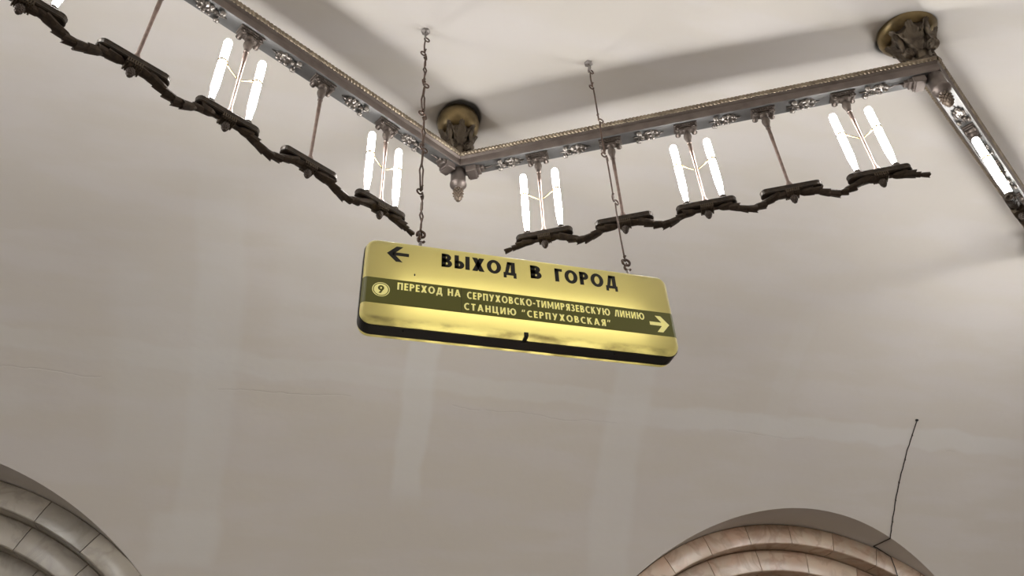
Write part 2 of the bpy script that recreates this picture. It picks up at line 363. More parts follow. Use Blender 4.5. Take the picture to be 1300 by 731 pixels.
for ai, ar in enumerate(ARCH):
    root = link('trim_%d' % (ai + 1), None, None, T((ar['x'], YW, 0)))
    tag(root, ('grey polished marble archway at the lower left corner', 'pink beige marble archway below the wall cable')[ai], kind='structure')
    m = (M_MARBLE_GREY, M_MARBLE_WARM)[ai]; sc = ar['r'] / 3.06; zc = ar['z']
    # dark mortar bed behind the block joints
    bed = MB()
    for ro, h, y0, y1, step, ph in RINGS:
        prof = [(ro * sc - .006, y1 - .02), (ro * sc - .006, y0 + .05), (ro * sc - h + .006, y0 + .05), (ro * sc - h + .006, y1 - .02)]
        p = []; fs = []; n = 64
        for i in range(n + 1):
            t = -math.pi / 2 + math.pi * i / n
            for r, y in prof: p.append((ar['x'] + r * math.sin(t), y, zc + r * math.cos(t)))
        for i in range(n):
            for q in range(4): fs.append((i * 4 + q, i * 4 + (q + 1) % 4, (i + 1) * 4 + (q + 1) % 4, (i + 1) * 4 + q))
        bed.add(p, fs, True)
    link('mortar', bed.mesh('mortar', M_MORTAR), root)
    for ri_, (ro, h, y0, y1, step, ph) in enumerate(RINGS):
        ro *= sc; st = math.radians(step); phr = math.radians(ph + (0, (2.4, 3.5, 0)[ri_])[ai == 0])
        js = [-math.pi / 2]
        k = math.ceil((-math.pi / 2 - phr) / st + .3)
        while phr + k * st < math.pi / 2 - .3 * st: js.append(phr + k * st); k += 1
        js.append(math.pi / 2)
        for q in range(len(js) - 1):
            link('marble_block', ring_block(ar['x'], zc, ro, h, y0, y1, js[q], js[q + 1], m), root)
        for sg in (-1, 1):      # jambs down to the floor
            nz = 3
            for q in range(nz):
                mb = MB(); hh = zc / nz
                mb.box((ar['x'] + sg * (ro - h / 2), (y0 + y1) / 2, hh * (q + .5)), (h, y1 - y0, hh - .004), ch=.006)
                link('marble_block', mb.mesh('marble_block', m), root)
    # barrel of the passage behind the rings
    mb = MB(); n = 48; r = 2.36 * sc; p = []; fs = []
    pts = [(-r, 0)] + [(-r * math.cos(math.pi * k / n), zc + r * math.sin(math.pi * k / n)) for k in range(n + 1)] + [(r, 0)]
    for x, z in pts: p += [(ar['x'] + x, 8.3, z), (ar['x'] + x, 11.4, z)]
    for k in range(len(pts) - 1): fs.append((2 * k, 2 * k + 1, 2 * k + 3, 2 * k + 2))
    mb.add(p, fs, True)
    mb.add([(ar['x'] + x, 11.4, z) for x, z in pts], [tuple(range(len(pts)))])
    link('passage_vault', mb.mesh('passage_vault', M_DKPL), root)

# ------------------------------------------------------------------ chandelier
ch = link('zigzag_chandelier', None, None, T((2.2, 3.02, VZ)))
tag(ch, 'long zigzag silver chandelier with lit white tubes and dark leaf garlands under the vault', 'chandelier')
HALF = .054
HX = [.522 * k for k in range(5)]      # hangers along one beam, from the first one

def beam_mesh(t0, t1, SEG):
    """beam swept along x with mitred ends; t0, t1 = tan of half turn at start and end"""
    prof = [(-HALF, 0), (HALF, 0), (HALF + .004, .012), (HALF + .004, .060), (HALF + .016, .076), (HALF + .016, .082), (HALF - .004, .084), (HALF - .004, .112),
            (-HALF + .004, .112), (-HALF + .004, .084), (-HALF - .016, .082), (-HALF - .016, .076), (-HALF - .004, .060), (-HALF - .004, .012)]
    mb = MB(); k = len(prof); p = []
    for x0, s in ((0, t0), (SEG, -t1)):
        for y, z in prof: p.append((x0 + y * s, y, z))
    fs = [(q, (q + 1) % k, k + (q + 1) % k, k + q) for q in range(k)]
    fs += [tuple(reversed(range(k))), tuple(k + q for q in range(k))]
    mb.add(p, fs); me = mb.mesh('beam', M_SIDE)
    me.materials.append(M_SILVER); me.polygons[0].material_index = 1
    return me
def rope_mesh(y, t0, t1, SEG):
    mb = MB(); xa = y * t0; xb = SEG - y * t1; n = int((xb - xa) / .0048); ns = 12; p = []; fs = []; R = .0195
    for i in range(n + 1):
        x = xa + (xb - xa) * i / n
        for q in range(ns):
            a = 2 * math.pi * q / ns
            r = R * (1.06 - .34 * abs(math.sin(a - math.pi * x / .026)) ** 5)
            p.append((x + 0, y + r * math.cos(a), .098 + r * math.sin(a)))
    for i in range(n):
        for q in range(ns):
            j = (q + 1) % ns; fs.append((i * ns + q, i * ns + j, (i + 1) * ns + j, (i + 1) * ns + q))
    mb.add(p, fs, True); return mb.mesh('rope_moulding', M_ROPE)

def leaf_ornament():
    mb = MB(); ns, nt = 16, 8; p = []; fs = []
    for i in range(ns + 1):
        s = i / ns
        hw = .030 * math.sin(math.pi * min(1, s * .94 + .04)) ** .7 * (1 + .22 * math.cos(2 * math.pi * s * 4.0))
        for k in range(nt + 1):
            t = -1 + 2 * k / nt
            ridge = .4 + .6 * abs(math.cos(t * math.pi * 1.5)); ve = .75 + .25 * math.cos(2 * math.pi * (s * 4.0 - abs(t) * .5))
            z = -(.003 + .017 * math.sqrt(max(0, 1 - t * t)) * math.sin(math.pi * (s * .9 + .06)) * ridge * ve)
            p.append((-.035 + .115 * s + .012 * abs(t) * (1 - s), hw * t, z))
    w_ = nt + 1
    for i in range(ns):
        for k in range(nt): fs.append((i * w_ + k, (i + 1) * w_ + k, (i + 1) * w_ + k + 1, i * w_ + k + 1))
    mb.add(p, fs, True)
    mb.tube([(-.085, .004, -.005), (-.05, 0, -.010), (-.02, 0, -.014)], [.004, .005, .006], 6)
    mb.tube([(.07, 0, -.010), (.085, .002, -.007), (.10, .001, -.005)], [.006, .004, .003], 6)
    for (x, y, r) in ((-.058, .028, .013), (-.050, -.028, .013), (-.032, .012, .010)):
        mb.tube([(-.05, 0, -.01), (x, y, -.014)], .0035, 6)
        mb.ball((x, y, -.016), (r * 1.15, r, r), 10, 6)
        mb.ball((x + .010, y, -.016), (r * .7, r * 1.1, r * 1.1), 8, 5)
    for (x, y) in ((.0, .024), (.0, -.024), (.03, .026), (.03, -.026), (.06, .014), (.055, -.016), (.015, 0)):
        mb.ball((x, y, -.013), (.014, .009, .009), 8, 5)
    return mb.mesh('leaf_ornament', M_CAST)
def bracket():
    mb = MB()
    mb.box((0, 0, -.007), (.158, .078, .014), ch=.003); mb.box((0, 0, -.021), (.140, .064, .016), ch=.003)
    for k in range(9): 
        for sy in (-1, 1): mb.ball((-.064 + .016 * k, sy * .036, -.016), (.006, .005, .006), 6, 4)
    mb.box((0, 0, -.040), (.100, .048, .024), ch=.006)
    for sx in (-1, 1):
        mb.lathe([(.008, -.033), (.019, -.033), (.019, -.026), (.015, -.024), (.015, .024), (.019, .026), (.019, .033), (.008, .033)], 14, T((sx * .056, 0, -.044)) @ RX(math.pi / 2))
        for sy in (-1, 1): mb.ball((sx * .056, sy * .035, -.044), .007, 8, 5)
    mb.lathe([(.034, -.045), (.028, -.056), (.020, -.066), (.020, -.072)], 16)
    return mb.mesh('bracket', M_BRACKET)
def vase():
    mb = MB(); mb.lathe([(.015, -.062), (.020, -.068), (.021, -.080), (.027, -.094), (.0275, -.110), (.023, -.125), (.0165, -.150), (.0145, -.166), (.0165, -.168), (.0165, -.174), (.012, -.176)], 16)
    return mb.mesh('rod_collar', M_BRACKET)
ZP = -.730                                   # top of the lamp plates below the beam
def rod():
    mb = MB(); mb.lathe([(.0125, -.172), (.0125, -.26), (.0105, -.36), (.0105, ZP + .05), (.014, ZP + .046), (.012, ZP + .038), (.019, ZP + .03), (.021, ZP + .016), (.027, ZP + .010), (.027, ZP)], 12)
    return mb.mesh('rod', M_ROD)
def stadium(L, W, n=8):
    pts = []; r = W / 2
    for sx, a0 in ((1, -math.pi / 2), (-1, math.pi / 2)):
        for k in range(n + 1):
            a = a0 + math.pi * k / n; pts.append((sx * (L / 2 - r) + r * math.cos(a), r * math.sin(a)))
    return pts
def lamp_plate():
    mb = MB(); rings = [(.366, .060, 0), (.374, .070, -.004), (.378, .074, -.010), (.374, .070, -.016), (.374, .070, -.034), (.378, .074, -.040), (.366, .062, -.046)]
    p = []; fs = []; n = 18
    for L, W, z in rings: p += [(x, y, ZP + z) for x, y in stadium(L, W)]
    for r in range(len(rings) - 1):
        for i in range(n): j = (i + 1) % n; fs.append((r * n + i, (r + 1) * n + i, (r + 1) * n + j, r * n + j))
    fs += [tuple(range(n)), tuple(reversed([(len(rings) - 1) * n + i for i in range(n)]))]
    mb.add(p, fs); return mb.mesh('lamp_plate', M_DARK)
def binding():
    mb = MB(); 
    for k in range(7):
        x = -.036 + .012 * k
        for sy in (-1, 1): mb.box((x, sy * .033, ZP - .050), (.0075, .010, .034), ch=.002)
        mb.box((x, 0, ZP - .070), (.0075, .062, .008), ch=.002)
    mb.box((0, 0, ZP - .054), (.082, .058, .030), ch=.004); return mb.mesh('binding', M_BIND)
def knob():
    mb = MB(); z = ZP - .068
    mb.lathe([(.010, z + .004), (.012, z - .004), (.017, z - .010)], 10)
    for k in range(5):
        zz = z - .014 - .010 * k; r = (.0185, .0215, .020, .016, .008)[k]; n = 8
        for i in range(n):
            a = 2 * math.pi * (i + .5 * (k % 2)) / n; mb.ball((r * .72 * math.cos(a), r * .72 * math.sin(a), zz), (.0085, .0085, .008), 6, 4)
    mb.ball((0, 0, z - .034), (.015, .015, .026), 8, 6)
    return mb.mesh('knob', M_BRACKET)
def socket():
    mb = MB(); mb.lathe([(.026, ZP), (.027, ZP + .006), (.020, ZP + .010), (.0225, ZP + .014), (.0225, ZP + .026), (.0165, ZP + .030), (.0165, ZP + .036)], 14,
                        flute=lambda i, n, z: 1 + .08 * (i % 2)); return mb.mesh('lamp_socket', M_BRACKET)
TUBE_L = .535
def lamp_tube():
    mb = MB(); z = ZP + .032
    mb.lathe([(.010, z), (.0135, z + .012), (.0165, z + .05), (.0225, z + .12), (.0235, z + .30), (.0235, z + TUBE_L - .024), (.0195, z + TUBE_L - .010), (.010, z + TUBE_L - .002), (1e-6, z + TUBE_L)], 12)
    return mb.mesh('lamp_tube', M_TUBE)
def lamp_arm():
    mb = MB(); z = ZP + .305
    mb.tube([(.004, 0, z - .004), (.02, 0, z + .008), (.05, 0, z + .030), (.084, 0, z + .058)], [.005, .0045, .0045, .0045], 7)
    mb.lathe([(.0255, -.006), (.0285, -.006), (.0285, .006), (.0255, .006)], 14, T((.112, 0, z + .060)))
    mb.ball((.083, 0, z + .060), .0065, 7, 5); return mb.mesh('lamp_arm', M_BRASS)
def garland_leaf(ph):
    """a tuft of overlapping leaves that wraps the garland stem, tips toward +x"""
    mb = MB(); n = 12
    rings = [(0, .012, 0), (.020, .0195, 0), (.052, .0225, .002), (.074, .0240, .006)]
    p = []; fs = []
    for x, r, jag in rings:
        for i in range(n):
            a = 2 * math.pi * i / n + ph; q = 1 if i % 3 == 0 else (.45 if i % 3 == 1 else -.6)
            rr = r * (1 + .08 * q); p.append((x + jag * q, rr * 1.25 * math.cos(a), rr * .92 * math.sin(a)))
    for k in range(len(rings) - 1):
        for i in range(n): j = (i + 1) % n; fs.append((k * n + i, (k + 1) * n + i, (k + 1) * n + j, k * n + j))
    b0 = len(p); p.append((.060, 0, 0)); L = (len(rings) - 1) * n
    for i in range(n): fs.append((L + i, b0, L + (i + 1) % n))
    mb.add(p, fs); return mb.mesh('garland_leaf', M_LEAF)
def garland_z(x):
    z0 = ZP - .058
    if x < HX[0]: d = (HX[0] - x); return z0 - .055 * max(0, (d - .10) / .2) ** 1.2 * 1.0
    if x > HX[-1]: d = (x - HX[-1]); return z0 - .055 * max(0, (d - .10) / .2) ** 1.2
    u = ((x - HX[0]) / .522) % 1.0; c = abs(u - .5) * .522    # distance from mid-span
    s = max(0, min(1, (.522 / 2 - .10 - c) / (.522 / 2 - .10)))
    return z0 - .052 * (s * s * (3 - 2 * s)) ** .8
def pine_cone():
    mb = MB(); mb.ball((0, 0, -.235), (.030, .030, .062), 12, 8)
    for k in range(8):
        u = k / 7; z = -.185 - .100 * u; r = .036 * math.sin(math.pi * (.30 + .66 * u)) ** .8; n = 9
        for i in range(n):
            a = 2 * math.pi * (i + .5 * (k % 2)) / n
            mb.ball((0, 0, 0), (.0115, .0065, .009), 6, 4, T((r * .88 * math.cos(a), r * .88 * math.sin(a), z)) @ RZ(a) @ RY(.5))
    return mb.mesh('pine_cone', M_CONE)
def corner_post():
    mb = MB(); mb.lathe([(.054, .02), (.054, -.110), (.057, -.118), (.060, -.124), (.060, -.138), (.052, -.146), (.044, -.160), (.030, -.168), (.022, -.172), (.026, -.180), (.022, -.186), (.010, -.188)], 24)
    return mb.mesh('corner_post', M_SIDE)
def corner_block():
    mb = MB(); mb.box((0, 0, -.028), (.075, .088, .056), ch=.004); mb.box((.05, 0, -.020), (.026, .066, .040), ch=.003); mb.box((.075, 0, -.012), (.028, .044, .026), ch=.003)
    mb.box((0, 0, -.058), (.056, .094, .008), ch=.002)
    mb.tube([(.085, 0, -.012), (.12, .004, -.008), (.155, .0, -.006)], [.008, .005, .004], 6); return mb.mesh('corner_block', M_SIDE)

ME = dict(orn=leaf_ornament(), br=bracket(), vase=vase(), rod=rod(), plate=lamp_plate(), bind=binding(), knob=knob(), sock=socket(), tube=lamp_tube(), arm=lamp_arm(),
          leaves=[garland_leaf(.2), garland_leaf(.7), garland_leaf(1.3)], cone=pine_cone(), post=corner_post(), block=corner_block())
angs = [ang_up, ang_dn, ang_up, ang_dn, ang_up2, ang_dn, ang_up]
for s in range(7):
    P = VERT[s]; an = angs[s]; F = T(P) @ RZ(an); SL = (SEG_UP, SEG)[s % 2]; HM = (HM_UP + (.03 if s == 4 else 0), HM_DN)[s % 2]; G = F @ T((HM, 0, 0)) @ Matrix.Diagonal(((.977, 1.0)[s % 2], 1, 1, 1))
    tn0 = math.tan((an - angs[s - 1]) / 2) if s > 0 else 0
    tn1 = math.tan((angs[s + 1] - an) / 2) if s < 6 else 0
    bm = link('beam', beam_mesh(tn0, tn1, SL), ch, F)
    for y in (HALF + .012, -HALF - .012): link('rope_moulding', rope_mesh(y, tn0, tn1, SL), bm, F)
    flip = (s % 2 == 0)
    for k in range(6):
        x = HX[0] - .261 + .522 * k
        x += (.05 if k == 0 else (-.05 if k == 5 else 0))
        link('leaf_ornament', ME['orn'], bm, G @ T((x, 0, 0)) @ (RZ(math.pi) if flip else Matrix.Identity(4)) @ Matrix.Diagonal((1.15, 1.15, 1.3, 1)))
    link('corner_block', ME['block'], bm, F @ T((.105, 0, 0))); link('corner_block', ME['block'], bm, F @ T((SL - .105, 0, 0)) @ RZ(math.pi))
    for k, x in enumerate(HX):
        link('bracket', ME['br'], bm, G @ T((x, 0, 0)))
        H = G @ T((x, 0, 0))
        rd = link('rod', ME['rod'], ch, H); link('rod_collar', ME['vase'], rd, H)
        pl = link('lamp_plate', ME['plate'], ch, H); link('knob', ME['knob'], pl, H); link('binding', ME['bind'], pl, H)
        if k % 2 == 0:
            for sx in (-1, 1):
                link('lamp_socket', ME['sock'], pl, H @ T((sx * .112, 0, 0)))
                link('lamp_tube', ME['tube'], pl, H @ T((sx * .112, 0, 0)))
                link('lamp_arm', ME['arm'], rd, H @ (RZ(math.pi) if sx < 0 else Matrix.Identity(4)))
    # garland: a stem with its leaf tufts
    xa, xb = HX[0] - .225, HX[-1] + .225; n = 90
    mb = MB(); mb.tube([(xa + (xb - xa) * i / n, 0, garland_z(xa + (xb - xa) * i / n)) for i in range(n + 1)], [.006 + .006 * min(1, min(i, n - i) / 6) for i in range(n + 1)], 7)
    gl = link('garland', mb.mesh('garland', M_LEAF), ch, G)
    nl = 52; rnd = random.Random(3)
    for i in range(nl):
        x = xa + .01 + (xb - xa - .02) * i / (nl - 1)
        if any(abs(x - h) < .045 for h in HX): continue
        u = min(range(5), key=lambda q: abs(HX[q] - x)); dirn = -1 if i < nl / 2 else 1     # leaves lie outwards from the middle
        e = .03; sl = math.atan2(garland_z(x + e) - garland_z(x - e), 2 * e)
        scl = .72 if (i < 2 or i > nl - 3) else 1 + rnd.uniform(-.1, .1)
        R = RY(-sl) if dirn > 0 else RY(-sl) @ RZ(math.pi)
        link('garland_leaf', ME['leaves'][i % 3], gl, G @ T((x, 0, garland_z(x))) @ R @ RX(rnd.uniform(-.3, .3)) @ Matrix.Scale(scl, 4))
# ceiling mounts and corner posts
def capital(zb, zt, rn, rt):
    """inverted capital: fluted neck, ring of leaves, four scrolls"""
    mb = MB(); H = zt - zb
    mb.lathe([(rn * .9, zb), (rn * 1.15, zb + H * .05), (rn * 1.15, zb + H * .12), (rn * .92, zb + H * .17), (rn * .86, zb + H * .24), (rn * 1.05, zb + H * .32), (rt * .62, zb + H * .6), (rt * .78, zb + H * .85), (rt * .95, zt)], 28,
             flute=lambda i, n, z: 1 + .05 * (i % 2))
    for q in range(4):
        a = math.pi / 4 + q * math.pi / 2
        for lv, (z0, ln, wd) in enumerate(((.48, .54, .26), (.36, .62, .32))):
            aa = a + lv * math.pi / 4; ns, nt = 8, 6; p = []; fs = []
            for i in range(ns + 1):
                s = i / ns; zz = zb + H * (z0 + ln * s); rr = rn * 1.06 + (rt * 1.02 - rn * 1.0) * (s ** 1.3) + .016 * s
                hw = rt * wd * (.55 + .6 * math.sin(math.pi * s)) * (1 + .24 * math.cos(2 * math.pi * s * 4)) * (1 - .12 * s ** 4)
                for k in range(nt + 1):
                    t = -1 + 2 * k / nt; ro = rr + .012 * (1 - t * t) + .009 * math.cos(t * math.pi * 3)
                    p.append((ro * math.cos(aa) - hw * t * math.sin(aa), ro * math.sin(aa) + hw * t * math.cos(aa), zz - .012 * t * t))
            for i in range(ns):
                for k in range(nt): fs.append((i * (nt + 1) + k, i * (nt + 1) + k + 1, (i + 1) * (nt + 1) + k + 1, (i + 1) * (nt + 1) + k))
            mb.add(p, fs, True)
        # scroll at the lower corner
        c = Vector((rt * .80 * math.cos(a), rt * .80 * math.sin(a), zb + H * .34))
        M_ = T(c) @ RZ(a) @ RX(math.pi / 2)
        mb.lathe([(1e-5, -.024), (.010, -.024), (.011, -.017), (.018, -.017), (.020, -.024), (.026, -.024), (.027, -.018), (.033, -.018), (.036, -.022), (.039, -.014), (.036, -.006), (.036, .006),
                  (.039, .014), (.036, .022), (.033, .018), (.027, .018), (.026, .024), (.020, .024), (.018, .017), (.011, .017), (.010, .024), (1e-5, .024)], 18, M_)
        mb.tube([(rt * 1.02 * math.cos(a), rt * 1.02 * math.sin(a), zt - H * .06), (rt * .93 * math.cos(a), rt * .93 * math.sin(a), zb + H * .68), (c.x + .030 * math.cos(a), c.y + .030 * math.sin(a), c.z + .012)], [.020, .018, .013], 8)
    return mb.mesh('capital', M_CAP)
for s in range(1, 7):
    P = VERT[s]; top = vault_z(P.y) - P.z; bis = (angs[s - 1] + angs[s]) / 2
    F = T(P) @ RZ(bis)
    po = link('corner_post', ME['post'], ch, F); link('pine_cone', ME['cone'], po, F)
    if s % 2 == 1:      # round brass boss
        prof = [(.11, top + .05), (.140, top + .02), (.155, top - .02), (.160, top - .065), (.154, top - .110), (.134, top - .152), (.11, top - .172), (.085, top - .180)]
        zc = top - .155; rt_ = .112
    else:               # wide shallow brass dish
        prof = [(.19, top + .06), (.195, top - .01), (.192, top - .032), (.182, top - .044), (.178, top - .052), (.150, top - .072), (.115, top - .085), (.09, top - .088)]
        zc = top - .075; rt_ = .135
    mb = MB(); mb.lathe(prof, 36)
    mt = link('ceiling_mount', mb.mesh('ceiling_mount', M_BRASS), ch, F)
    link('capital', capital(.10, zc, .058, rt_), mt, F @ RZ(math.radians(45 if s % 2 == 0 else 0)))
    
# ------------------------------------------------------------------ hanging sign
SK = 1.02     # front plane at y = 3.06
SX0, SX1, SZ0, SZ1 = SK * .128, SK * 1.772, SK * 2.112 + EYE, SK * 2.622 + EYE
SC = Vector(((SX0 + SX1) / 2, 3.136, (SZ0 + SZ1) / 2)); SW, SH = SX1 - SX0, SZ1 - SZ0
sign = link('hanging_sign', None, None, T((SC.x, SC.y, SZ0)))
tag(sign, 'yellow backlit exit sign with black case and olive band hanging on two wires', 'sign')
SF = T(SC)
def rrect(wd, ht, r, n=8):
    pts = []
    for cx, cz, a0 in ((1, -1, -90), (1, 1, 0), (-1, 1, 90), (-1, -1, 180)):
        for k in range(n + 1):
            a = math.radians(a0 + 90 * k / n); pts.append((cx * (wd / 2 - r) + r * math.cos(a), cz * (ht / 2 - r) + r * math.sin(a)))
    return pts
def shell(rings, cap0=True, cap1=True):
    """rings: (width, height, radius, y)"""
    mb = MB(); p = []; fs = []
    for wd, ht, r, y in rings: p += [(x, y, z) for x, z in rrect(wd, ht, r)]
    n = 36
    for k in range(len(rings) - 1):
        for i in range(n): j = (i + 1) % n; fs.append((k * n + i, k * n + j, (k + 1) * n + j, (k + 1) * n + i))
    if cap0: fs.append(tuple(reversed(range(n))))
    if cap1: fs.append(tuple((len(rings) - 1) * n + i for i in range(n)))
    mb.add(p, fs, True)
    return mb
YF = -.076
for sgn in (-1, 1):
    e_ = .0 if sgn < 0 else .010
    rings = [(SW, SH, .062, .030 * sgn), (SW, SH, .062, (.052 + e_) * sgn), (SW - .008, SH - .008, .058, (.064 + e_) * sgn), (SW - .024, SH - .024, .052, (.072 + e_) * sgn), (SW - .05, SH - .05, .042, (.076 + e_) * sgn)]
    if sgn > 0: rings = [(a, b, c, d) for a, b, c, d in rings][::-1]
    mb = shell(rings, cap0=(sgn > 0), cap1=(sgn < 0))
    me = mb.mesh('face_panel', M_ACR)
    o = link('face_panel', me, sign, SF); o['label'] = 'glowing yellow acrylic face panel'
# case: open rounded frame between the two panels
cw, chh = SW + .010, SH + .010
rings = [(cw - .03, chh - .03, .06, -.040), (cw, chh, .070, -.040), (cw, chh, .070, .040), (cw - .03, chh - .03, .06, .040), (cw - .03, chh - .03, .06, -.040)]
mb = shell(rings, False, False); 
me = mb.mesh('case', M_CASE); me.materials.append(mat('white_enamel', (.8, .78, .72), .6))
for q in range(3 * 36, 4 * 36): me.polygons[q].material_index = 1
for q in me.polygons: q.use_smooth = False
link('case', me, sign, SF)
for zz in (-.03, -.14):
    mb = MB(); mb.tube([(-.66, .0, zz), (.66, .0, zz)], .012, 10); link('inner_tube', mb.mesh('inner_tube', M_INNER), sign, SF)
mb = MB(); mb.box((-.012, -.052, -SH / 2 - .004), (.022, .052, .010), ch=.003); mb.box((-.010, -.079, -SH / 2 + .012), (.022, .008, .026), ch=.002); mb.tube([(-.02, -.05, -SH / 2 - .012), (.004, -.05, -SH / 2 - .012)], .006, 8)
link('latch', mb.mesh('latch', M_BLACK), sign, SF)
for x in (-.62, .48):
    mb = MB(); mb.ball((x, -.02, -SH / 2 - .009), .005, 8, 5); link('screw', mb.mesh('screw', M_BLACK), sign, SF)

# band and lettering (flat print on the front panel); y toward the viewer is negative
def sx(X): return SK * X - SC.x
def sz(Z): return SK * Z + EYE - SC.z
def flat(name, polys, m, dy):
    mb = MB()
    for q in polys:
        a = sum(q[i][0] * q[(i + 1) % len(q)][1] - q[(i + 1) % len(q)][0] * q[i][1] for i in range(len(q)))
        if a < 0: q = q[::-1]
        mb.add([(x, YF - dy, z) for x, z in q], [tuple(range(len(q)))])
    return link(name, mb.mesh(name, m), sign, SF)
bx0, bx1 = -SW / 2 + .022, SW / 2 - .022; bz0, bz1 = sz(2.213), sz(2.367)
band = flat('band', [[(bx0, bz0), (bx1, bz0), (bx1, bz1), (bx0, bz1)]], M_BAND, .0012)
flat('film_seam', [[(sx(.6155), bz0), (sx(.6175), bz0), (sx(.6175), bz1), (sx(.6155), bz1)]], M_BLACK, .0016)
# the band film wraps over the rounded ends of the panel
mb = MB()
for sg in (-1, 1):
    prof = [(.022, -.0012), (.012, .0026), (.004, .0108), (-.0012, .0235)]
    p = []
    for dx_, dy_ in prof:
        x = sg * (SW / 2 - dx_); p += [(x, YF + dy_, bz0), (x, YF + dy_, bz1)]
    mb.add(p, [(2 * k, 2 * k + 2, 2 * k + 3, 2 * k + 1) for k in range(3)], True)
link('band_end', mb.mesh('band_end', M_BAND), sign, SF)

def ring(cx, cy, rx, ry, tx, ty, a0=0, a1=360, n=22):
    out = []
    for k in range(n):
        a = math.radians(a0 + (a1 - a0) * k / n); b = math.radians(a0 + (a1 - a0) * (k + 1) / n)
        out.append([(cx + rx * math.cos(a), cy + ry * math.sin(a)), (cx + rx * math.cos(b), cy + ry * math.sin(b)),
                    (cx + (rx - tx) * math.cos(b), cy + (ry - ty) * math.sin(b)), (cx + (rx - tx) * math.cos(a), cy + (ry - ty) * math.sin(a))])
    return out
def rect(x0, y0, x1, y1): return [(x0, y0), (x1, y0), (x1, y1), (x0, y1)]
def bowl(x0, x1, y0, y1, t, h):
    r = (y1 - y0) / 2; cx = x1 - r; out = [rect(x0, y0, cx, y0 + h), rect(x0, y1 - h, cx, y1)]
    return out + ring(cx, (y0 + y1) / 2, r, r, min(t, r * .92), min(h, r * .92), -90, 90, 12)
def mir(polys, w_): return [[(w_ - x, y) for x, y in q] for q in polys]
def glyph(c, t=.23, h=.19):
    R = rect
    if c == 'В': return [R(0, 0, t, 1)] + bowl(0, .56, .46, 1, t, h) + bowl(0, .62, 0, .56, t, h), .62
    if c == 'Р': return [R(0, 0, t, 1)] + bowl(0, .60, .40, 1, t, h), .60
    if c == 'Ы': return [R(0, 0, t, 1)] + bowl(0, .58, 0, .60, t, h) + [R(.64, 0, .64 + t, 1)], .64 + t
    if c == 'Х':
        w_ = .74; k = t * 1.22; return [[(0, 0), (k, 0), (w_, 1), (w_ - k, 1)], [(w_ - k, 0), (w_, 0), (k, 1), (0, 1)]], w_
    if c == 'О': return ring(.43, .5, .43, .52, t, h * 1.05, 0, 360, 30), .86
    if c == 'С': return ring(.43, .5, .43, .52, t, h * 1.05, 52, 308, 26), .68
    if c == 'Д': return [R(0, 0, .78, h), R(0, -.2, .18, 0), R(.60, -.2, .78, 0), R(.45, h, .45 + t, 1), R(.26, 1 - h, .5, 1), [(.09, h), (.30, h), (.26 + t * .9, 1), (.24, 1)]], .78
    if c == 'Л': return [R(.47, 0, .47 + t, 1), R(.27, 1 - h, .5, 1), [(0, 0), (t, 0), (.27 + t * .75, 1), (.25, 1)]], .47 + t
    if c == 'Г': return [R(0, 0, t, 1), R(0, 1 - h, .50, 1)], .50
    if c == 'П': return [R(0, 0, t, 1), R(.46, 0, .46 + t, 1), R(0, 1 - h, .5, 1)], .46 + t
    if c == 'Е': return [R(0, 0, t, 1), R(0, 0, .50, h), R(0, 1 - h, .50, 1), R(0, .5 - h / 2, .47, .5 + h / 2)], .50
    if c == 'Н': return [R(0, 0, t, 1), R(.46, 0, .46 + t, 1), R(0, .5 - h / 2, .5, .5 + h / 2)], .46 + t
    if c == 'И': return [R(0, 0, t, 1), R(.48, 0, .48 + t, 1), [(t * .5, 0), (t, 0), (.48 + t * .5, 1), (.48, 1)], [(t, 0), (t, .36), (.48, 1), (.48, .64)]], .48 + t
    if c == 'М': return [R(0, 0, t, 1), R(.68, 0, .68 + t, 1), [(.02, 1), (t, 1), (.52, .18), (.39, .18)], [(.66 + t, 1), (.68, 1), (.39, .18), (.52, .18)]], .68 + t
    if c == 'А':
        w_ = .80; return [[(0, 0), (t, 0), (w_ / 2 + t * .48, 1), (w_ / 2 - t * .52, 1)], [(w_ - t, 0), (w_, 0), (w_ / 2 + t * .52, 1), (w_ / 2 - t * .48, 1)], R(.18, .2, .62, .2 + h * .8)], w_
    if c == 'У':
        w_ = .72; return [[(.14, 0), (.14 + t, 0), (w_, 1), (w_ - t, 1)], [(0, 1), (t, 1), (.45, .42), (.30, .28)]], w_
    if c == 'К':
        w_ = .68; return [R(0, 0, t, 1), [(t * .8, .42), (t * .8, .60), (w_ - t * 1.25, 1), (w_ - .02, 1)], [(t * .9, .55), (t * 1.6, .70), (w_, 0), (w_ - t * 1.2, 0)]], w_
    if c == 'Т': return [R(0, 1 - h, .58, 1), R(.29 - t / 2, 0, .29 + t / 2, 1)], .58
    if c == 'Я': return mir([R(0, 0, t, 1)] + bowl(0, .60, .40, 1, t, h) + [[(t * .9, .46), (t * 1.9, .46), (.62, 0), (.36, 0)]], .62), .62
    if c == 'З': return ring(.24, .735, .27, .275, t * .95, h, -90, 150, 14) + ring(.24, .275, .31, .30, t, h, -150, 90, 14) + [R(.14, .46, .26, .58)], .55
    if c == 'Ю': return [R(0, 0, t, 1), R(t, .5 - h / 2, .42, .5 + h / 2)] + ring(.74, .5, .41, .52, t, h, 0, 360, 28), 1.15
    if c == 'Ц': return [R(0, 0, t, 1), R(.46, 0, .46 + t, 1), R(0, 0, .5, h), R(.46 + t * .7, -.2, .46 + t * 1.45, h)], .46 + t * 1.45
    if c == '-': return [R(0, .34, .32, .54)], .32
    if c == '“' or c == '”': return [[(.0, .66), (.13, .66), (.24, 1), (.08, 1)], [(.24, .66), (.37, .66), (.48, 1), (.32, 1)]], .48
    if c == '9': return ring(.36, .68, .36, .34, t, h, 0, 360, 26) + [[(.10, 0), (.38, 0), (.72, .68), (.46, .55)]], .72
    return [], .35
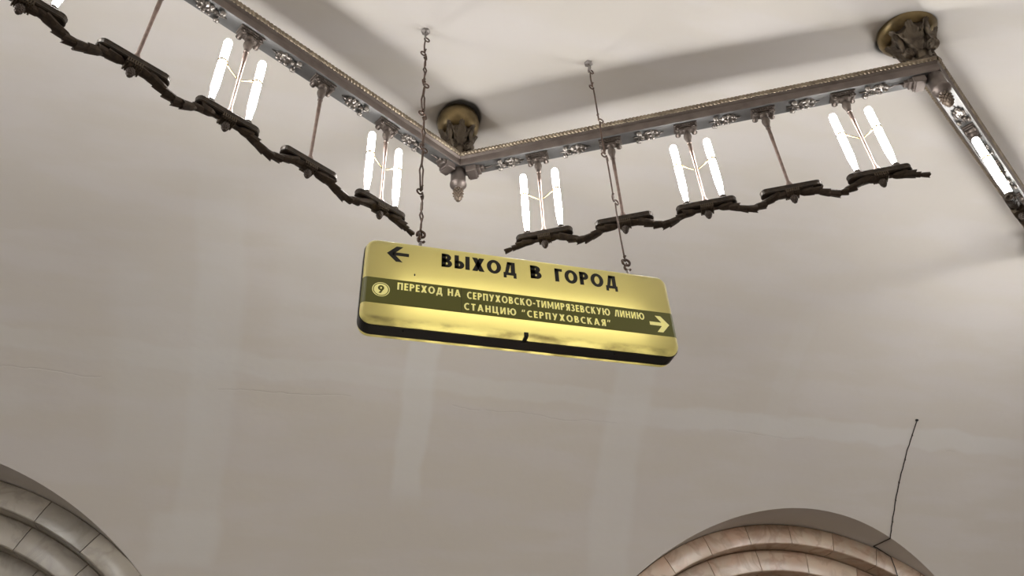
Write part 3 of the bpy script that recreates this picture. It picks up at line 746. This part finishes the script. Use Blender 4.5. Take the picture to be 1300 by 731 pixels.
def text(s, x0, x1, z0, z1, t=.23, h=.19, sp=.15, space=.5):
    """set s between x0 and x1, caps between z0 and z1"""
    H = z1 - z0; adv = 0; items = []
    for i, c in enumerate(s):
        if c == ' ': adv += space; continue
        g, w_ = glyph(c, t, h); items.append((g, adv)); adv += w_ + sp
    adv -= sp; kx = (x1 - x0) / adv
    return [[(x0 + (a + x) * kx, z0 + y * H) for x, y in q] for g, a in items for q in g]
def P2(l): return [(sx(a), sz(b)) for a, b in l]
def words(name, s, x0, x1, z0, z1, m, dy, t, h, sp, space=.5):
    """a line of print, one mesh for each word"""
    tot = -sp
    for c in s: tot += space if c == ' ' else glyph(c, t, h)[1] + sp
    k = (x1 - x0) / tot; x = 0
    for wd in s.split(' '):
        L = sum(glyph(c, t, h)[1] + sp for c in wd)
        flat(name, text(wd, x0 + x * k, x0 + (x + L - sp) * k, z0, z1, t, h, sp), m, dy); x += L + space
words('exit_word', 'ВЫХОД', sx(.513), sx(.908), sz(2.487), sz(2.575), M_BLACK, .0015, .26, .21, .14)
words('exit_word', 'В', sx(.985), sx(1.046), sz(2.487), sz(2.575), M_BLACK, .0015, .26, .21, .14)
words('exit_word', 'ГОРОД', sx(1.120), sx(1.470), sz(2.487), sz(2.575), M_BLACK, .0015, .26, .21, .14)
words('transfer_word', 'ПЕРЕХОД НА', sx(.297), sx(.612), sz(2.307), sz(2.351), M_CREAM, .0020, .23, .18, .16)
words('transfer_word', 'СЕРПУХОВСКО-ТИМИРЯЗЕВСКУЮ ЛИНИЮ', sx(.644), sx(1.597), sz(2.303), sz(2.347), M_CREAM, .0020, .23, .18, .16)
words('transfer_word', 'СТАНЦИЮ “СЕРПУХОВСКАЯ”', sx(.629), sx(1.400), sz(2.233), sz(2.275), M_CREAM, .0020, .23, .18, .22)
def arrow(tip, tail, top, bot, z, half, th):
    """chunky open arrow: shaft and two barbs"""
    d = 1 if tail > tip else -1
    return [[(tip + d * .030, z - half), (tail, z - half), (tail, z + half), (tip + d * .030, z + half)],
            [(tip, z), (tip + d * .036, z), (top[0] + d * th, top[1]), (top[0], top[1])], [(tip, z), (tip + d * .036, z), (bot[0] + d * th, bot[1]), (bot[0], bot[1])]]
flat('exit_arrow', [P2(q) for q in arrow(.234, .346, (.282, 2.581), (.282, 2.481), 2.531, .0105, .034)], M_BLACK, .0015)
flat('transfer_arrow', [P2(q) for q in arrow(1.733, 1.622, (1.690, 2.339), (1.690, 2.235), 2.287, .0110, .032)], M_CREAM, .0020)
cx, cz_ = sx(.219), sz(2.2965)
disc = [[(cx + .035 * math.cos(2 * math.pi * k / 32), cz_ + .035 * math.sin(2 * math.pi * k / 32)) for k in range(32)]]
flat('number_roundel', disc + ring(cx, cz_, .0435, .0435, .0042, .0042, 0, 360, 36), M_CREAM, .0020)
flat('number_nine', text('9', cx - .0155, cx + .0155, cz_ - .024, cz_ + .024, .26, .20), M_BAND, .0026)
mb = MB(); mb.ball((sx(.379), YF - .001, sz(2.412)), (.004, .002, .008), 8, 5); link('rivet', mb.mesh('rivet', M_BLACK), sign, SF)
# eye bolts on top of the case
CH_X = (SK * .412, SK * 1.585)
for X_ in CH_X:
    mb = MB(); mb.tube([(X_ - SC.x, 0, SH / 2 - .02), (X_ - SC.x, 0, SH / 2 + .072)], .0105, 10); mb.lathe([(.022, SH / 2 + .008), (.022, SH / 2 + .014), (.012, SH / 2 + .015)], 12, T((X_ - SC.x, 0, 0)))
    link('eye_bolt', mb.mesh('eye_bolt', M_STEEL), sign, SF)

# ------------------------------------------------------------------ hanging wires
def ring_pts(c, r, plane, n=14, a0=0, a1=360):
    pts = []
    for k in range(n + 1):
        a = math.radians(a0 + (a1 - a0) * k / n)
        pts.append((c[0] + (r * math.cos(a) if plane == 'x' else 0), c[1] + (0 if plane == 'x' else r * math.cos(a)), c[2] + r * math.sin(a)))
    return pts
def wire_link(z0, z1, r=.0052, eye=.019, kink=0.0, strands=1):
    """straight rod link with a bent eye at each end, hanging along z"""
    mb = MB()
    for s_ in range(strands):
        o = .0 if strands == 1 else (-.007, .007)[s_]
        pts = [(0 if i in (0, 6) else o + kink * math.sin(math.pi * i / 6) + (.004 * math.sin(i * 1.1 + s_ * 3) if strands > 1 else 0), (0 if strands == 1 else .008 * math.cos(i * 2.1 + s_ * 3)), z1 + (z0 - z1) * i / 6) for i in range(7)]
        mb.tube(pts, r, 7)
    mb.tube(ring_pts((eye * .6, 0, z1 + eye * .8), eye, 'x', 14, -140, 190), r, 6)
    mb.tube(ring_pts((-eye * .6, 0, z0 - eye * .8), eye, 'x', 14, 40, 370), r, 6)
    mb.tube([(-.008, 0, z0 + .03), (.008, .006, z0 + .034), (.004, -.008, z0 + .04)], r * .9, 5)
    return mb.mesh('wire_link', M_IRON)
for ci, X_ in enumerate(CH_X):
    xa = (.3955, 1.588)[ci]; ya = SC.y
    top = vault_z(ya); bot = SZ1 + .075
    dx = (X_ - xa)
    c = link('hanging_wire', None, None, T((X_, ya, bot)))
    tag(c, ('twisted double rusty wire carrying the left end of the exit sign', 'single rusty wire of hooked links carrying the right end of the exit sign')[ci], 'wire', 'wires that carry the exit sign')
    def at(z): f = (top - z) / (top - bot); return xa + dx * f
    mb = MB(); mb.lathe([(.032, top + .02), (.032, top - .008), (.020, top - .014), (.010, top - .016)], 6, T((xa, ya, 0)), False); mb.tube([(xa, ya, top), (xa, ya, top - .05)], .008, 8)
    mb.tube(ring_pts((xa, ya, top - .07), .020, 'y'), .006, 6)
    link('ceiling_eye', mb.mesh('ceiling_eye', M_STEEL), c)
    nodes = ([0, .10, .27, .43, .60, .80, .985] if ci == 0 else [0, .11, .29, .485, .70, .975])
    z_of = lambda f: (top - .085) + (bot - top + .085) * f
    for k in range(len(nodes) - 1):
        za, zb_ = z_of(nodes[k]), z_of(nodes[k + 1]); g = .022
        me = wire_link(zb_ + g, za - g, .0055, .018, (0.006 if k % 2 else -.006), 2 if (ci == 0 and k > 0) else 1)
        link('wire_link', me, c, T((at((za + zb_) / 2), ya, 0)) @ RZ((0.3, 1.1, .2, .9, .4, 1.2)[k]))
    mb = MB(); zz = bot + .012
    mb.tube(ring_pts((X_, ya, zz + .045), .022, 'x', 14, -60, 215), .0075, 7); mb.tube(ring_pts((X_ + .004, ya, zz + .008), .019, 'x', 14, 60, 330), .0075, 7)
    link('hook', mb.mesh('hook', M_IRON), c)

# ------------------------------------------------------------------ cable on the vault
cb = []; rnd = random.Random(5)
zt, zb_ = 3.80 + EYE, 2.845 + EYE
n = 26
for i in range(n + 1):
    z = zt + (zb_ - zt) * i / n; y = vault_y(z) - .008
    cb.append((6.325 - .0 * i / n + rnd.uniform(-.004, .004), y, z))
ar = ARCH[1]
xx = 6.325
zs_ = ar['z'] + math.sqrt(ar['r'] ** 2 - (xx - ar['x']) ** 2)
cb.append((xx, vault_y(zs_) + .004, zs_ - .008)); cb.append((xx - .02, YW - .02, zs_ - .008 + .005))
zq = ar['z'] + math.sqrt(3.03 ** 2 - (xx + .16 - ar['x']) ** 2)
cb += [(xx + .02, YW - .015, zs_ - .015), (xx + .17, YW - .016, zq - .01), (xx + .175, YW - .018, zq - .14), (xx + .17, YW - .016, zq - .30)]
mb = MB(); mb.tube(cb, .0055, 6)
for i in (3, 8, 13, 17, 22):
    q = Vector(cb[i]); mb.ball(q, (.009, .008, .013), 6, 4)
cable = link('cable', mb.mesh('cable', M_CABLE)); tag(cable, 'thin black cable running down the vault to the right marble archway', 'cable')
q = cb[0]; mb = MB(); mb.ball((q[0], q[1] + .01, q[2] + .01), (.026, .014, .024), 9, 6); link('cable_end', mb.mesh('cable_end', M_HOLE), cable)
